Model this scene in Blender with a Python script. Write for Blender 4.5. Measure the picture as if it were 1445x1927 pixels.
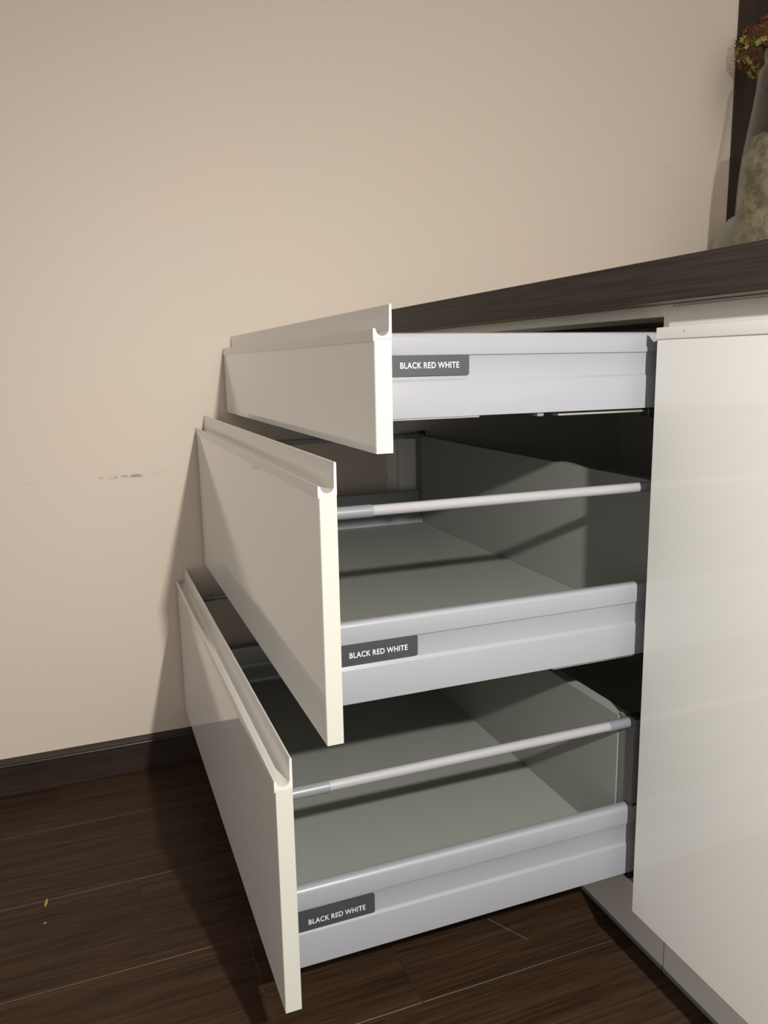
import bpy, bmesh, math, random
from mathutils import Vector, Matrix

random.seed(7)
scene = bpy.context.scene
for o in list(bpy.data.objects):
    bpy.data.objects.remove(o)
COL = scene.collection

# ------------------------------------------------------------------ camera
cam_d = bpy.data.cameras.new('camera')
cam_d.sensor_fit = 'VERTICAL'
cam_d.sensor_height = 24.0
cam_d.lens = 24.0 * 1490.0 / 1927.0
cam_d.clip_start = 0.02
cam = bpy.data.objects.new('camera', cam_d)
COL.objects.link(cam)
R_ = Vector((0.9329768, -0.35948199, -0.01808297))
U_ = Vector((0.08293625, 0.16581676, 0.9826629))
F_ = Vector((0.35025116, 0.91830142, -0.18451728))
m = Matrix.Identity(4)
for i in range(3):
    m[i][0], m[i][1], m[i][2] = R_[i], U_[i], -F_[i]
m[0][3], m[1][3], m[2][3] = -0.61945, -0.72203, 0.78646
cam.matrix_world = m
scene.camera = cam

# ------------------------------------------------------------------ world, lights, exposure
world = bpy.data.worlds.new('world')
scene.world = world
world.use_nodes = True
world.node_tree.nodes['Background'].inputs[0].default_value = (1.0, 0.93, 0.865, 1)
world.node_tree.nodes['Background'].inputs[1].default_value = 0.80

# the single bright lamp the crisp shadows come from (beside and behind the camera)
kd = bpy.data.lights.new('spot_lamp', 'SPOT')
kd.energy = 88
kd.color = (1.0, 0.955, 0.885)
kd.shadow_soft_size = 0.014
kd.spot_size = math.radians(140)
kd.spot_blend = 1.0
key = bpy.data.objects.new('spot_lamp', kd)
COL.objects.link(key)
key.location = (-0.305, -1.02, 1.10)
key.rotation_euler = (Vector((0.15, 0.60, -0.30)) - key.location).to_track_quat('-Z', 'Y').to_euler()

# unseen soft fill below the ceiling, added to brighten the upper right wall
ad = bpy.data.lights.new('ceiling_fill_light', 'AREA')
ad.shape = 'RECTANGLE'
ad.size, ad.size_y = 1.1, 1.6
ad.energy = 11
ad.color = (1.0, 0.88, 0.76)
al = bpy.data.objects.new('ceiling_fill_light', ad)
COL.objects.link(al)
al.location = (0.6, -0.6, 2.57)

vs = scene.view_settings
vs.view_transform = 'Standard'
vs.look = 'None'
vs.gamma = 1.0
vs.use_curve_mapping = False
vs.exposure = 0.12

# ------------------------------------------------------------------ materials
def new_mat(name):
    mt = bpy.data.materials.new(name)
    mt.use_nodes = True
    nt = mt.node_tree
    return mt, nt, nt.nodes['Principled BSDF']

def nd(nt, t, **kw):
    n = nt.nodes.new(t)
    for k, v in kw.items():
        setattr(n, k, v)
    return n

def math_n(nt, op, a, b=None, clamp=False):
    n = nd(nt, 'ShaderNodeMath', operation=op, use_clamp=clamp)
    for i, v in enumerate((a, b)):
        if v is None:
            continue
        if isinstance(v, (int, float)):
            n.inputs[i].default_value = v
        else:
            nt.links.new(v, n.inputs[i])
    return n.outputs[0]

def mix_col(nt, fac, a, b):
    n = nd(nt, 'ShaderNodeMix', data_type='RGBA')
    if isinstance(fac, (int, float)):
        n.inputs[0].default_value = fac
    else:
        nt.links.new(fac, n.inputs[0])
    for i, v in ((6, a), (7, b)):
        if isinstance(v, tuple):
            n.inputs[i].default_value = (*v, 1)
        else:
            nt.links.new(v, n.inputs[i])
    return n.outputs[2]

def noise(nt, vec, scale, detail=3, rough=0.5):
    n = nd(nt, 'ShaderNodeTexNoise')
    n.inputs['Scale'].default_value = scale
    n.inputs['Detail'].default_value = detail
    n.inputs['Roughness'].default_value = rough
    nt.links.new(vec, n.inputs['Vector'])
    return n.outputs['Fac']

def ramp(nt, fac, lo, hi):
    n = nd(nt, 'ShaderNodeMapRange')
    n.inputs[1].default_value = lo
    n.inputs[2].default_value = hi
    nt.links.new(fac, n.inputs[0])
    return n.outputs[0]

def position(nt):
    return nd(nt, 'ShaderNodeNewGeometry').outputs['Position']

def scaled(nt, vec, s, rnd=False):
    mp = nd(nt, 'ShaderNodeMapping')
    mp.inputs['Scale'].default_value = s
    nt.links.new(vec, mp.inputs['Vector'])
    out = mp.outputs[0]
    if rnd:
        oi = nd(nt, 'ShaderNodeObjectInfo')
        k = nd(nt, 'ShaderNodeVectorMath', operation='SCALE')
        k.inputs[0].default_value = (37, 61, 83)
        nt.links.new(oi.outputs['Random'], k.inputs['Scale'])
        ad_ = nd(nt, 'ShaderNodeVectorMath', operation='ADD')
        nt.links.new(out, ad_.inputs[0]); nt.links.new(k.outputs[0], ad_.inputs[1])
        out = ad_.outputs[0]
    return out

def bump(nt, bsdf, h, strength, dist=0.001):
    b = nd(nt, 'ShaderNodeBump')
    b.inputs['Strength'].default_value = strength
    b.inputs['Distance'].default_value = dist
    nt.links.new(h, b.inputs['Height'])
    nt.links.new(b.outputs[0], bsdf.inputs['Normal'])

def simple(name, col, rough, metal=0.0, var=0.03, vscale=9.0, spec=0.5, orange_peel=0.0):
    mt, nt, b = new_mat(name)
    p = position(nt)
    f = noise(nt, p, vscale, 3)
    c2 = tuple(max(0, c * (1 - 2 * var)) for c in col)
    nt.links.new(mix_col(nt, f, c2, col), b.inputs['Base Color'])
    b.inputs['Roughness'].default_value = rough
    b.inputs['Metallic'].default_value = metal
    b.inputs['Specular IOR Level'].default_value = spec
    if orange_peel:
        bump(nt, b, noise(nt, p, 900, 2), orange_peel, 0.0004)
    return mt

SCRATCH = ((-0.1305, 0.1715), (-0.0996, 0.1138))
def wood(name, dark, light, grain_scale, rough, rnd=True, spec=0.4, scratch=None):
    mt, nt, b = new_mat(name)
    v = scaled(nt, position(nt), grain_scale, rnd)
    g = noise(nt, v, 1.0, 6, 0.62)
    g2 = noise(nt, v, 0.17, 3, 0.5)
    g = math_n(nt, 'ADD', math_n(nt, 'MULTIPLY', g, 0.65), math_n(nt, 'MULTIPLY', g2, 0.35))
    f = ramp(nt, g, 0.36, 0.64)
    col = mix_col(nt, f, dark, light)
    if scratch:               # one pale scratch worn into the surface
        (ax, ay), (bx_, by) = scratch
        L = math.hypot(bx_ - ax, by - ay)
        sep = nd(nt, 'ShaderNodeSeparateXYZ')
        nt.links.new(position(nt), sep.inputs[0])
        dx, dy = math_n(nt, 'SUBTRACT', sep.outputs[0], ax), math_n(nt, 'SUBTRACT', sep.outputs[1], ay)
        ux, uy = (bx_ - ax) / L, (by - ay) / L
        al_ = math_n(nt, 'ADD', math_n(nt, 'MULTIPLY', dx, ux), math_n(nt, 'MULTIPLY', dy, uy))
        ac_ = math_n(nt, 'ABSOLUTE', math_n(nt, 'SUBTRACT', math_n(nt, 'MULTIPLY', dx, uy), math_n(nt, 'MULTIPLY', dy, ux)))
        on = math_n(nt, 'MULTIPLY', math_n(nt, 'GREATER_THAN', al_, 0.0), math_n(nt, 'LESS_THAN', al_, L))
        on = math_n(nt, 'MULTIPLY', on, math_n(nt, 'LESS_THAN', ac_, 0.0005))
        col = mix_col(nt, math_n(nt, 'MULTIPLY', on, 0.7), col, (0.22, 0.19, 0.16))
    nt.links.new(col, b.inputs['Base Color'])
    r_ = nd(nt, 'ShaderNodeMapRange')
    r_.inputs[3].default_value = rough - 0.06
    r_.inputs[4].default_value = rough + 0.08
    nt.links.new(g2, r_.inputs[0])
    nt.links.new(r_.outputs[0], b.inputs['Roughness'])
    b.inputs['Specular IOR Level'].default_value = spec
    bump(nt, b, g, 0.25, 0.0006)
    return mt

def wall_paint():
    mt, nt, b = new_mat('wall_paint')
    p = position(nt)
    big = noise(nt, p, 1.7, 3, 0.5)
    base = mix_col(nt, ramp(nt, big, 0.3, 0.7), (0.59, 0.527, 0.452), (0.605, 0.527, 0.452))
    sep = nd(nt, 'ShaderNodeSeparateXYZ')
    nt.links.new(p, sep.inputs[0])
    X, Z = sep.outputs[0], sep.outputs[2]
    fine = noise(nt, scaled(nt, p, (60, 60, 160)), 1.0, 4, 0.7)
    def scuff(x0, x1, z0, zw, thr):
        inx = math_n(nt, 'MULTIPLY', math_n(nt, 'GREATER_THAN', X, x0), math_n(nt, 'LESS_THAN', X, x1))
        dz = math_n(nt, 'ABSOLUTE', math_n(nt, 'SUBTRACT', Z, z0))
        inz = math_n(nt, 'SUBTRACT', 1.0, math_n(nt, 'DIVIDE', dz, zw), True)
        return math_n(nt, 'MULTIPLY', math_n(nt, 'MULTIPLY', inx, inz), ramp(nt, fine, thr, thr + 0.12))
    s = math_n(nt, 'ADD', scuff(-0.594, -0.515, 0.5868, 0.0045, 0.46), scuff(-0.515, -0.472, 0.5895, 0.004, 0.55))
    s = math_n(nt, 'ADD', s, scuff(-0.76, -0.675, 0.5852, 0.004, 0.53))
    vo = nd(nt, 'ShaderNodeTexVoronoi')
    vo.inputs['Scale'].default_value = 13
    nt.links.new(p, vo.inputs['Vector'])
    sc_ = nd(nt, 'ShaderNodeSeparateColor')
    nt.links.new(vo.outputs['Color'], sc_.inputs[0])
    spk = math_n(nt, 'MULTIPLY', math_n(nt, 'LESS_THAN', vo.outputs['Distance'], 0.028), math_n(nt, 'GREATER_THAN', sc_.outputs[0], 0.72))
    s = math_n(nt, 'ADD', math_n(nt, 'MULTIPLY', s, 0.8), math_n(nt, 'MULTIPLY', spk, 0.35), True)
    nt.links.new(mix_col(nt, s, base, (0.10, 0.085, 0.07)), b.inputs['Base Color'])
    b.inputs['Roughness'].default_value = 0.55
    b.inputs['Specular IOR Level'].default_value = 0.35
    bump(nt, b, noise(nt, p, 230, 3), 0.10, 0.0008)
    return mt

M = {}
M['wall'] = wall_paint()
M['ceiling'] = simple('ceiling_paint', (0.66, 0.60, 0.52), 0.8)
M['room_wall'] = simple('room_wall_paint', (0.46, 0.42, 0.36), 0.7)
M['plank'] = wood('dark_laminate', (0.0185, 0.0095, 0.0052), (0.055, 0.032, 0.0185), (8.0, 240.0, 60.0), 0.46, True, 0.13, SCRATCH)
M['plank_edge'] = simple('worn_plank_edge', (0.060, 0.042, 0.029), 0.5)
M['subfloor'] = simple('subfloor_board', (0.05, 0.04, 0.03), 0.9)
M['baseboard'] = wood('dark_baseboard_foil', (0.015, 0.009, 0.007), (0.036, 0.022, 0.017), (6.0, 40.0, 120.0), 0.42, False)
M['panel'] = wood('dark_wall_panel_veneer', (0.017, 0.009, 0.0072), (0.028, 0.0155, 0.0125), (60.0, 40.0, 4.0), 0.5, False)
M['worktop'] = wood('wenge_laminate', (0.011, 0.0076, 0.0066), (0.042, 0.031, 0.027), (240.0, 7.0, 420.0), 0.5, False, 0.3)
M['worktop_under'] = simple('worktop_backing', (0.40, 0.34, 0.24), 0.8, var=0.08, vscale=40)
M['gloss'] = simple('white_gloss_lacquer', (0.70, 0.70, 0.675), 0.055, var=0.01, spec=0.5)
M['edge'] = simple('cream_edge_band', (0.50, 0.50, 0.455), 0.35, var=0.01, spec=0.3)
M['bracket'] = simple('shaded_grey_bracket', (0.17, 0.17, 0.172), 0.4)  # bracket grey darkened: the door's shade is put into its colour
M['handle'] = simple('white_satin_profile', (0.60, 0.59, 0.565), 0.24, var=0.01, spec=0.5)
M['carcass'] = simple('white_melamine', (0.72, 0.705, 0.66), 0.45, var=0.02)
M['metal'] = simple('silver_painted_steel', (0.255, 0.265, 0.292), 0.30, metal=0.0, var=0.02, vscale=30, spec=0.7, orange_peel=0.05)
M['rod'] = simple('white_silver_rod', (0.29, 0.29, 0.312), 0.22, var=0.02, spec=0.6)
M['sleeve'] = simple('grey_silver_sleeve', (0.175, 0.19, 0.21), 0.32, var=0.04, spec=0.6)
M['steel'] = simple('zinc_steel', (0.50, 0.50, 0.49), 0.35, metal=0.7, var=0.06, vscale=60)
M['black'] = simple('black_plastic', (0.012, 0.012, 0.012), 0.4)
M['grey'] = simple('grey_melamine', (0.27, 0.285, 0.262), 0.42, var=0.03, vscale=60)
M['plate'] = simple('anthracite_plate', (0.040, 0.044, 0.050), 0.38, var=0.05, vscale=50)
M['letter'] = simple('white_print', (0.52, 0.535, 0.555), 0.5, var=0.0)
M['bowl'] = simple('grey_green_ceramic', (0.30, 0.30, 0.25), 0.35, var=0.05)
M['red'] = simple('dried_red_petal', (0.14, 0.017, 0.006), 0.7, var=0.35, vscale=160)
M['yellow'] = simple('dried_yellow_petal', (0.42, 0.36, 0.09), 0.7, var=0.3, vscale=160)
M['stalk'] = simple('dry_green_stalk', (0.27, 0.25, 0.08), 0.7, var=0.2, vscale=80)

def sand_mat():
    mt, nt, b = new_mat('rough_sand')
    p = position(nt)
    n1 = noise(nt, p, 26, 6, 0.7)
    n2 = noise(nt, p, 420, 3, 0.7)
    c = mix_col(nt, ramp(nt, n1, 0.40, 0.60), (0.13, 0.095, 0.045), (0.37, 0.31, 0.21))
    c = mix_col(nt, math_n(nt, 'MULTIPLY', ramp(nt, n2, 0.55, 0.75), 0.5), c, (0.45, 0.40, 0.30))
    nt.links.new(c, b.inputs['Base Color'])
    b.inputs['Roughness'].default_value = 0.9
    bump(nt, b, n2, 0.7, 0.003)
    return mt
M['sand'] = sand_mat()

def glass_mat():
    mt = bpy.data.materials.new('pale_green_glass')
    mt.use_nodes = True
    nt = mt.node_tree
    nt.nodes.clear()
    out = nd(nt, 'ShaderNodeOutputMaterial')
    tr = nd(nt, 'ShaderNodeBsdfTransparent')
    gl = nd(nt, 'ShaderNodeBsdfGlossy')
    gl.inputs['Roughness'].default_value = 0.03
    lw = nd(nt, 'ShaderNodeLayerWeight')
    lw.inputs['Blend'].default_value = 0.5
    edge = math_n(nt, 'POWER', lw.outputs['Facing'], 4.0)
    nt.links.new(mix_col(nt, edge, (0.93, 0.95, 0.93), (0.60, 0.68, 0.64)), tr.inputs['Color'])
    mx = nd(nt, 'ShaderNodeMixShader')
    nt.links.new(math_n(nt, 'ADD', 0.03, math_n(nt, 'MULTIPLY', math_n(nt, 'POWER', lw.outputs['Facing'], 3.5), 0.45)), mx.inputs[0])
    nt.links.new(tr.outputs[0], mx.inputs[1])
    nt.links.new(gl.outputs[0], mx.inputs[2])
    nt.links.new(mx.outputs[0], out.inputs[0])
    return mt
M['glass'] = glass_mat()

# ------------------------------------------------------------------ mesh helpers
WORLD = {}      # world location of each object (no rotations are used on parents)

def finish(bm, smooth_angle=None, mats=None):
    bmesh.ops.recalc_face_normals(bm, faces=bm.faces)

def obj(name, bm, mats, parent=None, smooth=None, origin=None):
    """links bm (in world coordinates) as one mesh object, origin at the bottom centre of its bounds"""
    bmesh.ops.recalc_face_normals(bm, faces=bm.faces)
    cs = [v.co for v in bm.verts]
    lo = Vector([min(c[i] for c in cs) for i in range(3)])
    hi = Vector([max(c[i] for c in cs) for i in range(3)])
    o_ = Vector(origin) if origin else Vector(((lo.x + hi.x) / 2, (lo.y + hi.y) / 2, lo.z))
    bmesh.ops.translate(bm, verts=bm.verts, vec=-o_)
    me = bpy.data.meshes.new(name)
    bm.to_mesh(me)
    bm.free()
    for mt in (mats if isinstance(mats, (list, tuple)) else [mats]):
        me.materials.append(mt)
    if smooth:
        for p in me.polygons:
            p.use_smooth = True
        me.set_sharp_from_angle(angle=math.radians(smooth))
    o = bpy.data.objects.new(name, me)
    COL.objects.link(o)
    WORLD[o] = o_
    if parent:
        o.parent = parent
        o.location = o_ - WORLD[parent]
    else:
        o.location = o_
    return o

def thing(name, label, cat, loc, group=None):
    o = bpy.data.objects.new(name, None)
    o.empty_display_size = 0.05
    COL.objects.link(o)
    o.location = loc
    WORLD[o] = Vector(loc)
    tag(o, label, cat, group)
    return o

def tag(o, label, cat, group=None):
    o['label'] = label
    o['category'] = cat
    if group:
        o['group'] = group
    return o

def struct(name, bm, mats, smooth=None):
    o = obj(name, bm, mats, None, smooth)
    o['kind'] = 'structure'
    return o

def box(bm, x0, x1, y0, y1, z0, z1, bev=0.0, seg=1, mat=0):
    r = bmesh.ops.create_cube(bm, size=1.0)
    vs_ = r['verts']
    for v in vs_:
        v.co = Vector(((x0 + x1) / 2 + v.co.x * (x1 - x0), (y0 + y1) / 2 + v.co.y * (y1 - y0), (z0 + z1) / 2 + v.co.z * (z1 - z0)))
    fs = set(f for v in vs_ for f in v.link_faces)
    for f in fs:
        f.material_index = mat
    if bev:
        es = list(set(e for v in vs_ for e in v.link_edges))
        bmesh.ops.bevel(bm, geom=es, offset=bev, segments=seg, profile=0.5, affect='EDGES', material=-1)
    return bm

def bx(*a, **k):
    return box(bmesh.new(), *a, **k)

def extrude(bm, pts, axis, a0, a1):
    """closed outline pts (2-D) swept along axis from a0 to a1: 'x' -> (y,z), 'y' -> (x,z)"""
    def P(p, a):
        return (a, p[0], p[1]) if axis == 'x' else (p[0], a, p[1])
    A = [bm.verts.new(P(p, a0)) for p in pts]
    B = [bm.verts.new(P(p, a1)) for p in pts]
    n = len(pts)
    bm.faces.new(A)
    bm.faces.new(list(reversed(B)))
    for i in range(n):
        j = (i + 1) % n
        bm.faces.new((A[i], B[i], B[j], A[j]))
    return bm

def tube_x(bm, x0, x1, y, z, r, n=24, chamfer=0.0006):
    rings = [(x0, r - chamfer), (x0 + chamfer, r), (x1 - chamfer, r), (x1, r - chamfer)]
    vs_ = [[bm.verts.new((x, y + rr * math.cos(2 * math.pi * k / n), z + rr * math.sin(2 * math.pi * k / n))) for k in range(n)] for x, rr in rings]
    for a, b in zip(vs_, vs_[1:]):
        for k in range(n):
            bm.faces.new((a[k], a[(k + 1) % n], b[(k + 1) % n], b[k]))
    bm.faces.new(vs_[0]); bm.faces.new(list(reversed(vs_[-1])))
    return bm

def lathe(bm, cx, cy, prof, n=48, cap0=True, cap1=False):
    rings = [[bm.verts.new((cx + r * math.cos(2 * math.pi * k / n), cy + r * math.sin(2 * math.pi * k / n), z)) for k in range(n)] for r, z in prof]
    for a, b in zip(rings, rings[1:]):
        for k in range(n):
            bm.faces.new((a[k], a[(k + 1) % n], b[(k + 1) % n], b[k]))
    if cap0:
        bm.faces.new(list(reversed(rings[0])))
    if cap1:
        bm.faces.new(rings[-1])
    return bm

# ------------------------------------------------------------------ the room
YW = 0.828                    # painted wall behind the drawers
XL, XR, YF, ZC = -2.6, 1.22, -2.6, 2.6
floor = struct('floor', bx(XL, XR, YF, YW, -0.06, -0.012), M['subfloor'])
struct('ceiling', bx(XL - 0.1, XR + 0.1, YF - 0.1, YW + 0.1, ZC, ZC + 0.1), M['ceiling'])
struct('wall_back', bx(XL - 0.1, XR + 0.1, YW, YW + 0.1, -0.06, ZC), M['wall'])
struct('wall_right', bx(XR, XR + 0.1, YF, YW, -0.06, ZC), M['room_wall'])

# laminate planks, every one with worn bevelled edges
def plank_mesh(length, width):
    bm = bmesh.new()
    b = 0.0005
    g = 0.00015
    x0, x1, y0, y1 = g, length - g, g, width - g
    lowz, topz, midz = -0.012, 0.0, -b
    L = [bm.verts.new(p) for p in ((x0, y0, lowz), (x1, y0, lowz), (x1, y1, lowz), (x0, y1, lowz))]
    Mi = [bm.verts.new((v.co.x, v.co.y, midz)) for v in L]
    T = [bm.verts.new(p) for p in ((x0 + b, y0 + b, topz), (x1 - b, y0 + b, topz), (x1 - b, y1 - b, topz), (x0 + b, y1 - b, topz))]
    bm.faces.new(list(reversed(L)))
    bm.faces.new(T)
    for i in range(4):
        j = (i + 1) % 4
        bm.faces.new((L[i], L[j], Mi[j], Mi[i]))
        f = bm.faces.new((Mi[i], Mi[j], T[j], T[i]))
        f.material_index = 1
    me = bpy.data.meshes.new('plank')
    bm.to_mesh(me); bm.free()
    me.materials.append(M['plank']); me.materials.append(M['plank_edge'])
    return me
PM = {}
def plank(x0, x1, y0, y1):
    k = (round(x1 - x0, 3), round(y1 - y0, 3))
    if k not in PM:
        PM[k] = plank_mesh(*k)
    o = bpy.data.objects.new('plank', PM[k])
    COL.objects.link(o)
    o.parent = floor
    o.location = Vector((x0, y0, 0)) - WORLD[floor]
ROWS = [(0.6595, 0.828, [-0.712]), (0.460, 0.6595, [-1.02]), (0.267, 0.460, [-0.5905]), (0.0683, 0.267, [-0.459, -0.2775]), (-0.127, 0.0683, [-0.331])]
y = -0.127
k = 0
while y > YF + 0.01:
    y1 = y
    y = max(YF, y - 0.195)
    ROWS.append((y, y1, [-0.9 + 0.43 * (k % 3)]))
    k += 1
for y0, y1, js in ROWS:
    cuts = sorted(js)
    while cuts[0] - 1.29 > XL:
        cuts.insert(0, cuts[0] - 1.29)
    while cuts[-1] + 1.29 < XR:
        cuts.append(cuts[-1] + 1.29)
    cuts = [XL] + cuts + [XR]
    for a, b in zip(cuts, cuts[1:]):
        if b - a > 0.01:
            plank(a, b, y0, y1)

# baseboard with a thin cap lip
bb = bmesh.new()
yb = YW - 0.015
extrude(bb, [(YW, 0.0), (yb, 0.0), (yb, 0.0560), (yb - 0.0022, 0.0572), (yb - 0.0030, 0.0585), (yb - 0.0022, 0.0600), (yb + 0.0005, 0.0606), (yb + 0.0005, 0.0612), (yb + 0.0040, 0.0655), (YW, 0.0668)], 'x', XL, 0.030)
struct('baseboard_back', bb, M['baseboard'], 30)

# dark wood panel fixed to the wall above the worktop
struct('trim_1', bx(0.855, XR, YW - 0.004, YW, 0.8901, 2.3, bev=0.0006), M['panel'])

# ------------------------------------------------------------------ cabinets
ZT = 0.845                    # carcass top
def handle_outline(xo, zt, flip=1):
    """U-grooved edge profile on a panel whose outer face is at xo and top at zt"""
    pts = [(-0.0012, -0.0022), (-0.0012, 0.0090), (-0.0007, 0.0100), (0.0002, 0.0099), (0.0010, 0.0090)]
    cx, cz, r = 0.0083, 0.0092, 0.0068
    for k in range(0, 13):
        a = math.pi + math.pi * k / 12
        pts.append((cx + r * math.cos(a), cz + r * math.sin(a)))
    pts += [(0.0156, 0.0310), (0.0160, 0.0321), (0.0168, 0.0326), (0.0176, 0.0321), (0.0180, 0.0310), (0.0180, 0.0), (0.0, 0.0), (0.0, -0.0022)]
    return [(xo + a, zt + b) for a, b in pts]

drawer_cab = thing('drawer_cabinet', 'white base cabinet by the wall with three gloss drawers pulled out in steps', 'cabinet', (0.28, 0.411, 0.0))
door_cab = thing('door_cabinet', 'white base cabinet with a tall closed gloss door at the right edge', 'cabinet', (0.28, -0.302, 0.0))

def carcass(root, y0, y1, drawers):
    t = 0.0155
    obj('side_board', bx(0.0, 0.56, y0, y0 + t, 0.104, ZT, bev=0.0006), M['carcass'], root)
    obj('side_board', bx(0.0, 0.56, y1 - t, y1, 0.104, ZT, bev=0.0006), M['carcass'], root)
    obj('bottom_board', bx(0.0, 0.56, y0 + t, y1 - t, 0.104, 0.120, bev=0.0005), M['carcass'], root)
    obj('back_board', bx(0.552, 0.556, y0 + t, y1 - t, 0.120, ZT), M['carcass'], root)
    obj('top_rail', bx(0.0, 0.09, y0 + t, y1 - t, 0.832, ZT, bev=0.0005), M['carcass'], root)
    obj('top_rail', bx(0.45, 0.552, y0 + t, y1 - t, 0.829, ZT, bev=0.0005), M['carcass'], root)
    obj('plinth', bx(0.0322, 0.048, y0 + 0.0008, y1 - 0.0008, 0.003, 0.1035, bev=0.0005), M['carcass'], root)
    s = obj('plinth_seal', bx(0.0312, 0.0332, y0 + 0.0008, y1 - 0.0008, 0.0004, 0.006), M['sleeve'], root)
    for yy in (y0 + 0.06, y1 - 0.06):
        obj('foot', lathe(bmesh.new(), 0.10, yy, [(0.026, 0.0), (0.026, 0.008), (0.015, 0.014), (0.015, 0.085), (0.028, 0.092), (0.028, 0.104)], 20, True, True), M['black'], root, smooth=40)
        obj('foot', lathe(bmesh.new(), 0.50, yy, [(0.026, 0.0), (0.026, 0.008), (0.015, 0.014), (0.015, 0.085), (0.028, 0.092), (0.028, 0.104)], 20, True, True), M['black'], root, smooth=40)

carcass(drawer_cab, -0.0015, 0.8215, True)
carcass(door_cab, -0.6015, -0.0025, False)
obj('filler_strip', bx(-0.022, 0.08, 0.8225, 0.8275, 0.104, ZT, bev=0.0004), M['carcass'], drawer_cab)

# door of the neighbouring unit
dpan = obj('door', bx(-0.022, -0.004, -0.600, -0.003, 0.1042, 0.8092, bev=0.0008, seg=2), M['gloss'], door_cab)
obj('handle_profile', extrude(bmesh.new(), handle_outline(-0.022, 0.8092), 'y', -0.600, -0.003), M['handle'], dpan, smooth=30)
obj('handle_screw', tube_x(bmesh.new(), -0.0236, -0.0229, -0.0465, 0.8142, 0.0007, 10, 0.0002), M['sleeve'], dpan)

# lettering on the brand plates (flat print, one mesh shared by the three)
def letters_mesh():
    cu = bpy.data.curves.new('lettering', 'FONT')
    cu.body = 'BLACK RED WHITE'
    cu.size = 1.0
    cu.space_character = 1.08
    cu.space_word = 0.85
    cu.offset = 0.016
    cu.resolution_u = 4
    to = bpy.data.objects.new('lettering_tmp', cu)
    COL.objects.link(to)
    dg = bpy.context.evaluated_depsgraph_get()
    me = bpy.data.meshes.new_from_object(to.evaluated_get(dg))
    bpy.data.objects.remove(to)
    xs = [v.co.x for v in me.vertices]; ys_ = [v.co.y for v in me.vertices]
    x0, x1, y0, y1 = min(xs), max(xs), min(ys_), max(ys_)
    for v in me.vertices:     # width 65.2 mm, height 6.3 mm, lying in the x-z plane
        v.co = Vector(((v.co.x - x0) / (x1 - x0) * 0.0653, 0.0, (v.co.y - y0) / (y1 - y0) * 0.0062))
    me.name = 'lettering'
    me.materials.clear()
    me.materials.append(M['letter'])
    for p in me.polygons:
        p.material_index = 0
    return me
LETTERS = letters_mesh()

def side_outline(yo, z0, h, s):
    """profile of a double-walled steel drawer side; yo outer face, s = +1 if the inside lies towards +y"""
    p = [(0.0, 0.0), (0.0, 0.415), (0.0006, 0.432), (0.0024, 0.452), (0.0027, 0.470), (0.0027, 0.715), (0.0022, 0.732), (0.0002, 0.742), (0.0, 0.755),
         (0.0, 0.945), (0.0006, 0.970), (0.0022, 0.990), (0.0045, 1.0), (0.0105, 1.0), (0.0126, 0.990), (0.0134, 0.965), (0.0134, 0.62),
         (0.0150, 0.53), (0.0230, 0.44), (0.0300, 0.345), (0.0320, 0.285), (0.0320, 0.255), (0.0130, 0.255), (0.0130, 0.0)]
    return [(yo + s * a, z0 + h * b) for a, b in p]

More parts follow.
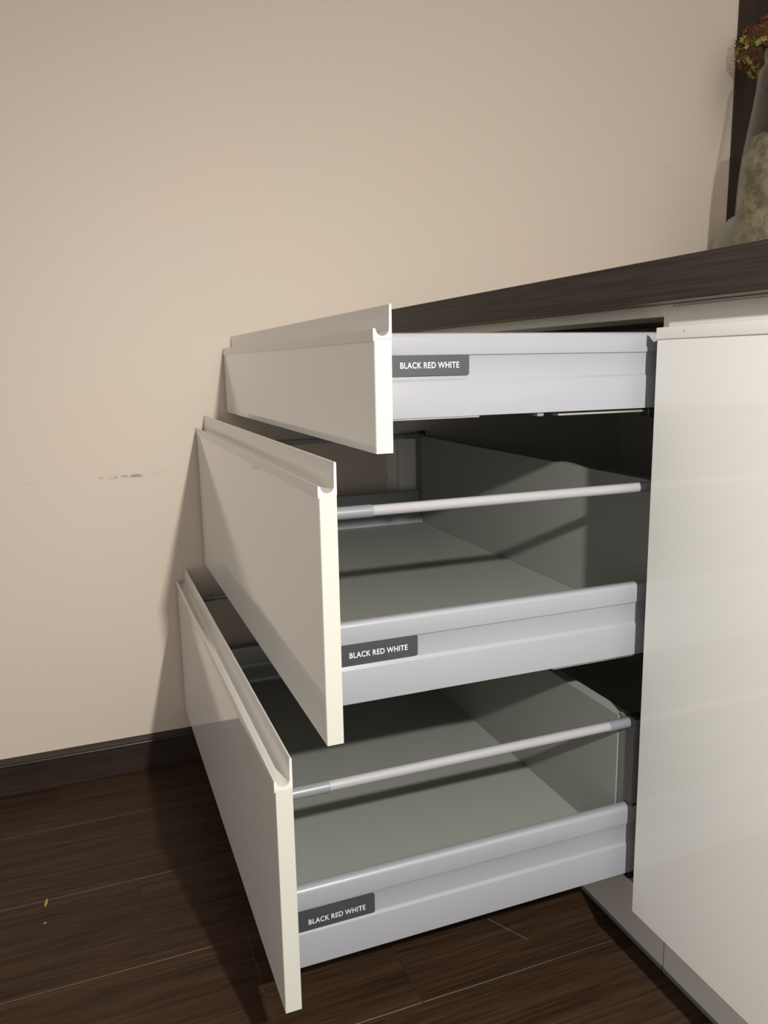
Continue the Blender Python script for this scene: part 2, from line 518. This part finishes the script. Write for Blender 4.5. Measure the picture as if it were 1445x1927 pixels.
def make_drawer(d, zb, zt, sb, st, lab, tall, label, depth=0.431):
    """d = how far it is pulled out, zb/zt = front panel bottom/top, sb/st = steel side bottom/top"""
    YN, YFAR = 0.021, 0.799
    base = sb + 0.0238
    xb = -d + depth
    ztop = (zt - 0.0235) if tall else base + 0.058
    # the drawer itself: its grey floor board
    dr = obj('drawer', bx(-d + 0.001, xb + 0.012, YN + 0.0135, YFAR - 0.0135, base - 0.016, base, bev=0.0004), M['grey'], drawer_cab)
    dr['label'] = label
    obj('front_panel', bx(-d - 0.018, -d, 0.0009, 0.8217, zb, zt, bev=0.0005), M['gloss'], dr)
    for e0, e1 in ((0.0, 0.0009), (0.8217, 0.8226)):
        obj('edge_band', bx(-d - 0.0178, -d - 0.0002, e0, e1, zb + 0.0002, zt - 0.0002, bev=0.0003), M['edge'], dr)
    obj('handle_profile', extrude(bmesh.new(), handle_outline(-d - 0.018, zt), 'y', 0.0, 0.8226), M['handle'], dr, smooth=30)
    for yo, s in ((YN, 1), (YFAR, -1)):
        obj('side_wall', extrude(bmesh.new(), side_outline(yo, sb, st - sb, s), 'x', -d, -d + 0.449), M['metal'], dr, smooth=35)
        # runner pieces under the side
        yy0, yy1 = sorted((yo + s * 0.004, yo + s * 0.011))
        obj('runner_strip', bx(-d + 0.002, -d + 0.108, yy0, yy1, sb - 0.0024, sb + 0.0003, bev=0.0004), M['steel'], dr)
        yy0, yy1 = sorted((yo + s * 0.006, yo + s * 0.020))
        obj('runner_bar', bx(-0.126, 0.30, yy0, yy1, sb - 0.0050, sb - 0.0025, bev=0.0006), M['steel'], dr)
        yy0, yy1 = sorted((yo + s * 0.004, yo + s * 0.016))
        if not tall:
            obj('runner_clip', bx(-0.154, -0.146, yy0, yy1, sb - 0.0045, sb + 0.0003, bev=0.0006), M['sleeve'], dr)
        yy0, yy1 = sorted((yo + s * 0.001, yo + s * 0.016))
        obj('runner_carriage', bx(-0.009, 0.012, yy0, yy1, sb - 0.0115, sb - 0.0005, bev=0.001), M['black'], dr)
        # rear holder
        hz = ztop + 0.004 if tall else st + 0.002
        yy0, yy1 = sorted((yo + s * 0.0006, yo + s * 0.0286))
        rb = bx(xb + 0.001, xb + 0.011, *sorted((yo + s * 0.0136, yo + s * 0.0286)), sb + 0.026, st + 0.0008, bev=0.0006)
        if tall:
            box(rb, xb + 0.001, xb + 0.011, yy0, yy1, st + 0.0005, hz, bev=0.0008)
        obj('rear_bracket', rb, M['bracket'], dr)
        yy0, yy1 = sorted((yo + s * 0.001, yo + s * 0.0145))
        obj('rear_clip', bx(-d + 0.440, -d + 0.4485, yy0, yy1, st - 0.004, st + 0.0028, bev=0.0008), M['black'], dr)
        if tall:
            zr = zt - 0.0238
            yr = yo + s * 0.0075
            obj('rail', tube_x(bmesh.new(), -d + 0.030, xb - 0.012, yr, zr, 0.0058), M['rod'], dr, smooth=40)
            obj('rail_sleeve', tube_x(bmesh.new(), -d, -d + 0.046, yr, zr, 0.0066), M['sleeve'], dr, smooth=40)
            obj('rail_sleeve', tube_x(bmesh.new(), xb - 0.032, xb + 0.004, yr, zr, 0.0064), M['sleeve'], dr, smooth=40)
            yy0, yy1 = sorted((yo + s * 0.0012, yo + s * 0.0145))
            obj('rail_holder', bx(xb + 0.003, xb + 0.017, yy0, yy1, zr - 0.0085, zr + 0.0085, bev=0.0015), M['black'], dr)
    obj('back_panel', bx(xb, xb + 0.016, YN + 0.0292, YFAR - 0.0292, base, ztop, bev=0.0005), M['grey'], dr)
    # brand plate in the recess of the near side
    px0, px1 = -d + 0.0005, lab[0]
    bm = bmesh.new()
    z0, z1 = lab[1], lab[2]
    r = 0.0020
    pts = [(px0, z0)]
    for cx_, cz_, a0 in ((px1 - r, z0 + r, -90), (px1 - r, z1 - r, 0)):
        for q in range(5):
            a = math.radians(a0 + 22.5 * q)
            pts.append((cx_ + r * math.cos(a), cz_ + r * math.sin(a)))
    pts.append((px0, z1))
    extrude(bm, pts, 'y', YN + 0.0003, YN + 0.0028)
    obj('brand_plate', bm, M['plate'], dr)
    lo = bpy.data.objects.new('lettering', LETTERS)
    COL.objects.link(lo)
    lo.parent = dr
    lo.location = Vector((lab[3], YN + 0.00012, lab[4])) - WORLD[dr]
    return dr

make_drawer(0.3327, 0.6991, 0.8097, 0.7312, 0.8158, (-0.2390, 0.7732, 0.7953, -0.3159, 0.7807), False,
            'shallow top drawer, pulled out least')
make_drawer(0.3924, 0.4035, 0.6620, 0.4351, 0.5235, (-0.3000, 0.4775, 0.5008, -0.3772, 0.4853), True,
            'deep middle drawer with side rail', 0.4265)
make_drawer(0.4482, 0.1084, 0.3669, 0.1399, 0.2335, (-0.3555, 0.1830, 0.2065, -0.4320, 0.1897), True,
            'deep bottom drawer with side rail, pulled out furthest', 0.4365)

# ------------------------------------------------------------------ worktop
wt = bx(-0.030, XR - 0.001, -1.05, YW - 0.001, 0.8453, 0.8901, bev=0.0012, seg=2)
wt.faces.ensure_lookup_table()
for f in wt.faces:
    f.normal_update()
    if f.normal.z < -0.9:
        f.material_index = 1
w = obj('worktop', wt, [M['worktop'], M['worktop_under']])
tag(w, 'thick dark wood-grain worktop running over the white cabinets to the wall', 'worktop')

# ------------------------------------------------------------------ things on the worktop
ZW = 0.8901
vx, vy = 0.745, 0.565
vase = thing('glass_vase', 'tall clear glass bottle vase half filled with sand on dark worktop', 'vase', (vx, vy, ZW))
outer = [(0.070, ZW), (0.079, ZW + 0.006), (0.0845, ZW + 0.03), (0.0868, ZW + 0.09), (0.0868, 1.017), (0.0866, 1.0486), (0.0852, 1.111), (0.0830, 1.148), (0.0795, 1.1826),
         (0.0745, 1.217), (0.0689, 1.2522), (0.0645, 1.284), (0.0610, 1.3108), (0.0595, 1.3302), (0.0575, 1.342), (0.0545, 1.349), (0.0505, 1.3535), (0.0490, 1.358), (0.0495, 1.370), (0.0505, 1.3767), (0.0495, 1.3795), (0.0465, 1.379)]
inner = [(r - 0.002, z) for r, z in reversed(outer[2:-2])]
prof = outer + inner + [(0.066, ZW + 0.012), (0.002, ZW + 0.012)]
gb = lathe(bmesh.new(), vx, vy, prof, 64, True, True)
obj('glass', gb, M['glass'], vase, smooth=50)
sb_ = bmesh.new()
sp = [(max(0.004, r - 0.0026), z) for r, z in outer[2:11]]
sp[0] = (sp[0][0], ZW + 0.0135)
sp = [p for p in sp if p[1] < 1.215]
sp += [(0.066, 1.214), (0.045, 1.222), (0.02, 1.219)]
lathe(sb_, vx, vy, sp, 64, True, True)
for v in sb_.verts:
    if v.co.z > 1.19:
        v.co.z += random.uniform(-0.006, 0.006)
obj('sand_fill', sb_, M['sand'], vase, smooth=60)

# dried globe flower leaning out of the vase
fc = Vector((0.838, 0.728, 1.4435))
flower = thing('dried_flower', 'round dried red and yellow flower head standing in the glass vase', 'flower', (vx, vy, 1.225))
def tube_path(bm, pts, r0, r1, n=6):
    prev = None
    for i, p in enumerate(pts):
        p = Vector(p)
        t = (Vector(pts[min(i + 1, len(pts) - 1)]) - Vector(pts[max(i - 1, 0)])).normalized()
        a = t.orthogonal().normalized()
        b = t.cross(a)
        if prev is not None:
            a = (prev - t * prev.dot(t)).normalized(); b = t.cross(a)
        prev = a
        r = r0 + (r1 - r0) * i / (len(pts) - 1)
        ring = [bm.verts.new(p + (a * math.cos(2 * math.pi * k / n) + b * math.sin(2 * math.pi * k / n)) * r) for k in range(n)]
        if i:
            for k in range(n):
                bm.faces.new((last[k], last[(k + 1) % n], ring[(k + 1) % n], ring[k]))
        else:
            bm.faces.new(list(reversed(ring)))
        last = ring
    bm.faces.new(last)
s0 = Vector((vx, vy, 1.226)); s1 = Vector((vx + 0.012, vy + 0.02, 1.33)); s2 = Vector((vx + 0.05, vy + 0.08, 1.405))
st_pts = []
for i in range(13):
    t = i / 12
    st_pts.append(((1 - t) ** 3) * s0 + 3 * t * (1 - t) ** 2 * s1 + 3 * t * t * (1 - t) * s2 + t ** 3 * fc)
bm = bmesh.new()
tube_path(bm, st_pts, 0.0035, 0.0028, 8)
obj('stem', bm, M['stalk'], flower, smooth=50)
stalks, red, yel = bmesh.new(), bmesh.new(), bmesh.new()
N = 340
for i in range(N):
    zz = 1 - 2 * (i + 0.5) / N
    ph = i * math.pi * (3 - math.sqrt(5))
    dr_ = Vector((math.sqrt(1 - zz * zz) * math.cos(ph), math.sqrt(1 - zz * zz) * math.sin(ph), zz))
    dr_ = (dr_ + Vector([random.uniform(-.12, .12) for _ in range(3)])).normalized()
    rad = 0.058 * random.uniform(0.86, 1.03)
    tip = fc + dr_ * rad
    a = dr_.orthogonal().normalized()
    b = dr_.cross(a)
    tube_path(stalks, [fc + dr_ * 0.004, fc + dr_ * rad * 0.5, tip], 0.0007, 0.0005, 4)
    tgt = red if random.random() < 0.6 else yel
    off = random.random() * 6.28
    for q in range(6):                # six little pointed petals
        an = off + q * math.pi / 3
        o1 = a * math.cos(an) + b * math.sin(an)
        sd = dr_.cross(o1)
        L_ = random.uniform(0.006, 0.0095)
        lift = random.uniform(0.15, 0.75)
        p0 = tip
        p1 = tip + o1 * L_ * 0.5 + dr_ * L_ * 0.35 * lift + sd * 0.0019
        p2 = tip + o1 * L_ + dr_ * L_ * lift
        p3 = tip + o1 * L_ * 0.5 + dr_ * L_ * 0.35 * lift - sd * 0.0019
        p4 = tip + o1 * L_ * 0.45 + dr_ * (L_ * 0.35 * lift - 0.0012)
        V = [tgt.verts.new(p) for p in (p0, p1, p2, p3, p4)]
        tgt.faces.new((V[0], V[1], V[2])); tgt.faces.new((V[0], V[2], V[3]))
        tgt.faces.new((V[0], V[4], V[1])); tgt.faces.new((V[1], V[4], V[2])); tgt.faces.new((V[2], V[4], V[3])); tgt.faces.new((V[3], V[4], V[0]))
for nm, b_, mt, kd_ in (('flower_stalks', stalks, 'stalk', 1), ('red_florets', red, 'red', 1), ('yellow_florets', yel, 'yellow', 1)):
    o = obj(nm, b_, M[mt], flower)
    o['kind'] = 'stuff'

# rounded ceramic bowl mostly hidden behind the vase
bowl_prof = [(0.040, ZW), (0.043, ZW + 0.004), (0.046, ZW + 0.010), (0.066, ZW + 0.05), (0.078, ZW + 0.095), (0.079, ZW + 0.125), (0.074, ZW + 0.155), (0.062, ZW + 0.185), (0.046, ZW + 0.205), (0.030, ZW + 0.214), (0.028, ZW + 0.211), (0.043, ZW + 0.200), (0.058, ZW + 0.181), (0.070, ZW + 0.152), (0.075, ZW + 0.125), (0.074, ZW + 0.095), (0.06, ZW + 0.05), (0.04, ZW + 0.014), (0.002, ZW + 0.012)]
bo = obj('ceramic_pot', lathe(bmesh.new(), 0.842, 0.742, bowl_prof, 48, True, True), M['bowl'], smooth=50)
tag(bo, 'small rounded grey-green pot behind the glass vase', 'pot')

# little bits of debris on the floor
def chip(x, y, l, w_, h, rot, mt, label):
    bm = bmesh.new()
    n = 7
    low, top = [], []
    for k in range(n):
        a = 2 * math.pi * k / n
        rr = random.uniform(0.75, 1.1)
        px, py = l * 0.5 * rr * math.cos(a), w_ * 0.5 * rr * math.sin(a)
        X, Y = px * math.cos(rot) - py * math.sin(rot), px * math.sin(rot) + py * math.cos(rot)
        low.append(bm.verts.new((x + X, y + Y, 0.0)))
        top.append(bm.verts.new((x + X * 0.8, y + Y * 0.8, h * random.uniform(0.7, 1.1))))
    bm.faces.new(list(reversed(low))); bm.faces.new(top)
    for k in range(n):
        j = (k + 1) % n
        bm.faces.new((low[k], low[j], top[j], top[k]))
    tag(obj('wood_chip', bm, mt), label, 'debris')
chip(-0.7247, 0.455, 0.020, 0.005, 0.0015, 1.45, M['yellow'], 'yellowish wood chip, largest bit of debris on the dark floor')
chip(-0.7248, 0.407, 0.005, 0.0035, 0.001, 0.4, M['yellow'], 'tiny yellowish crumb on the dark floor just nearer than the chip')
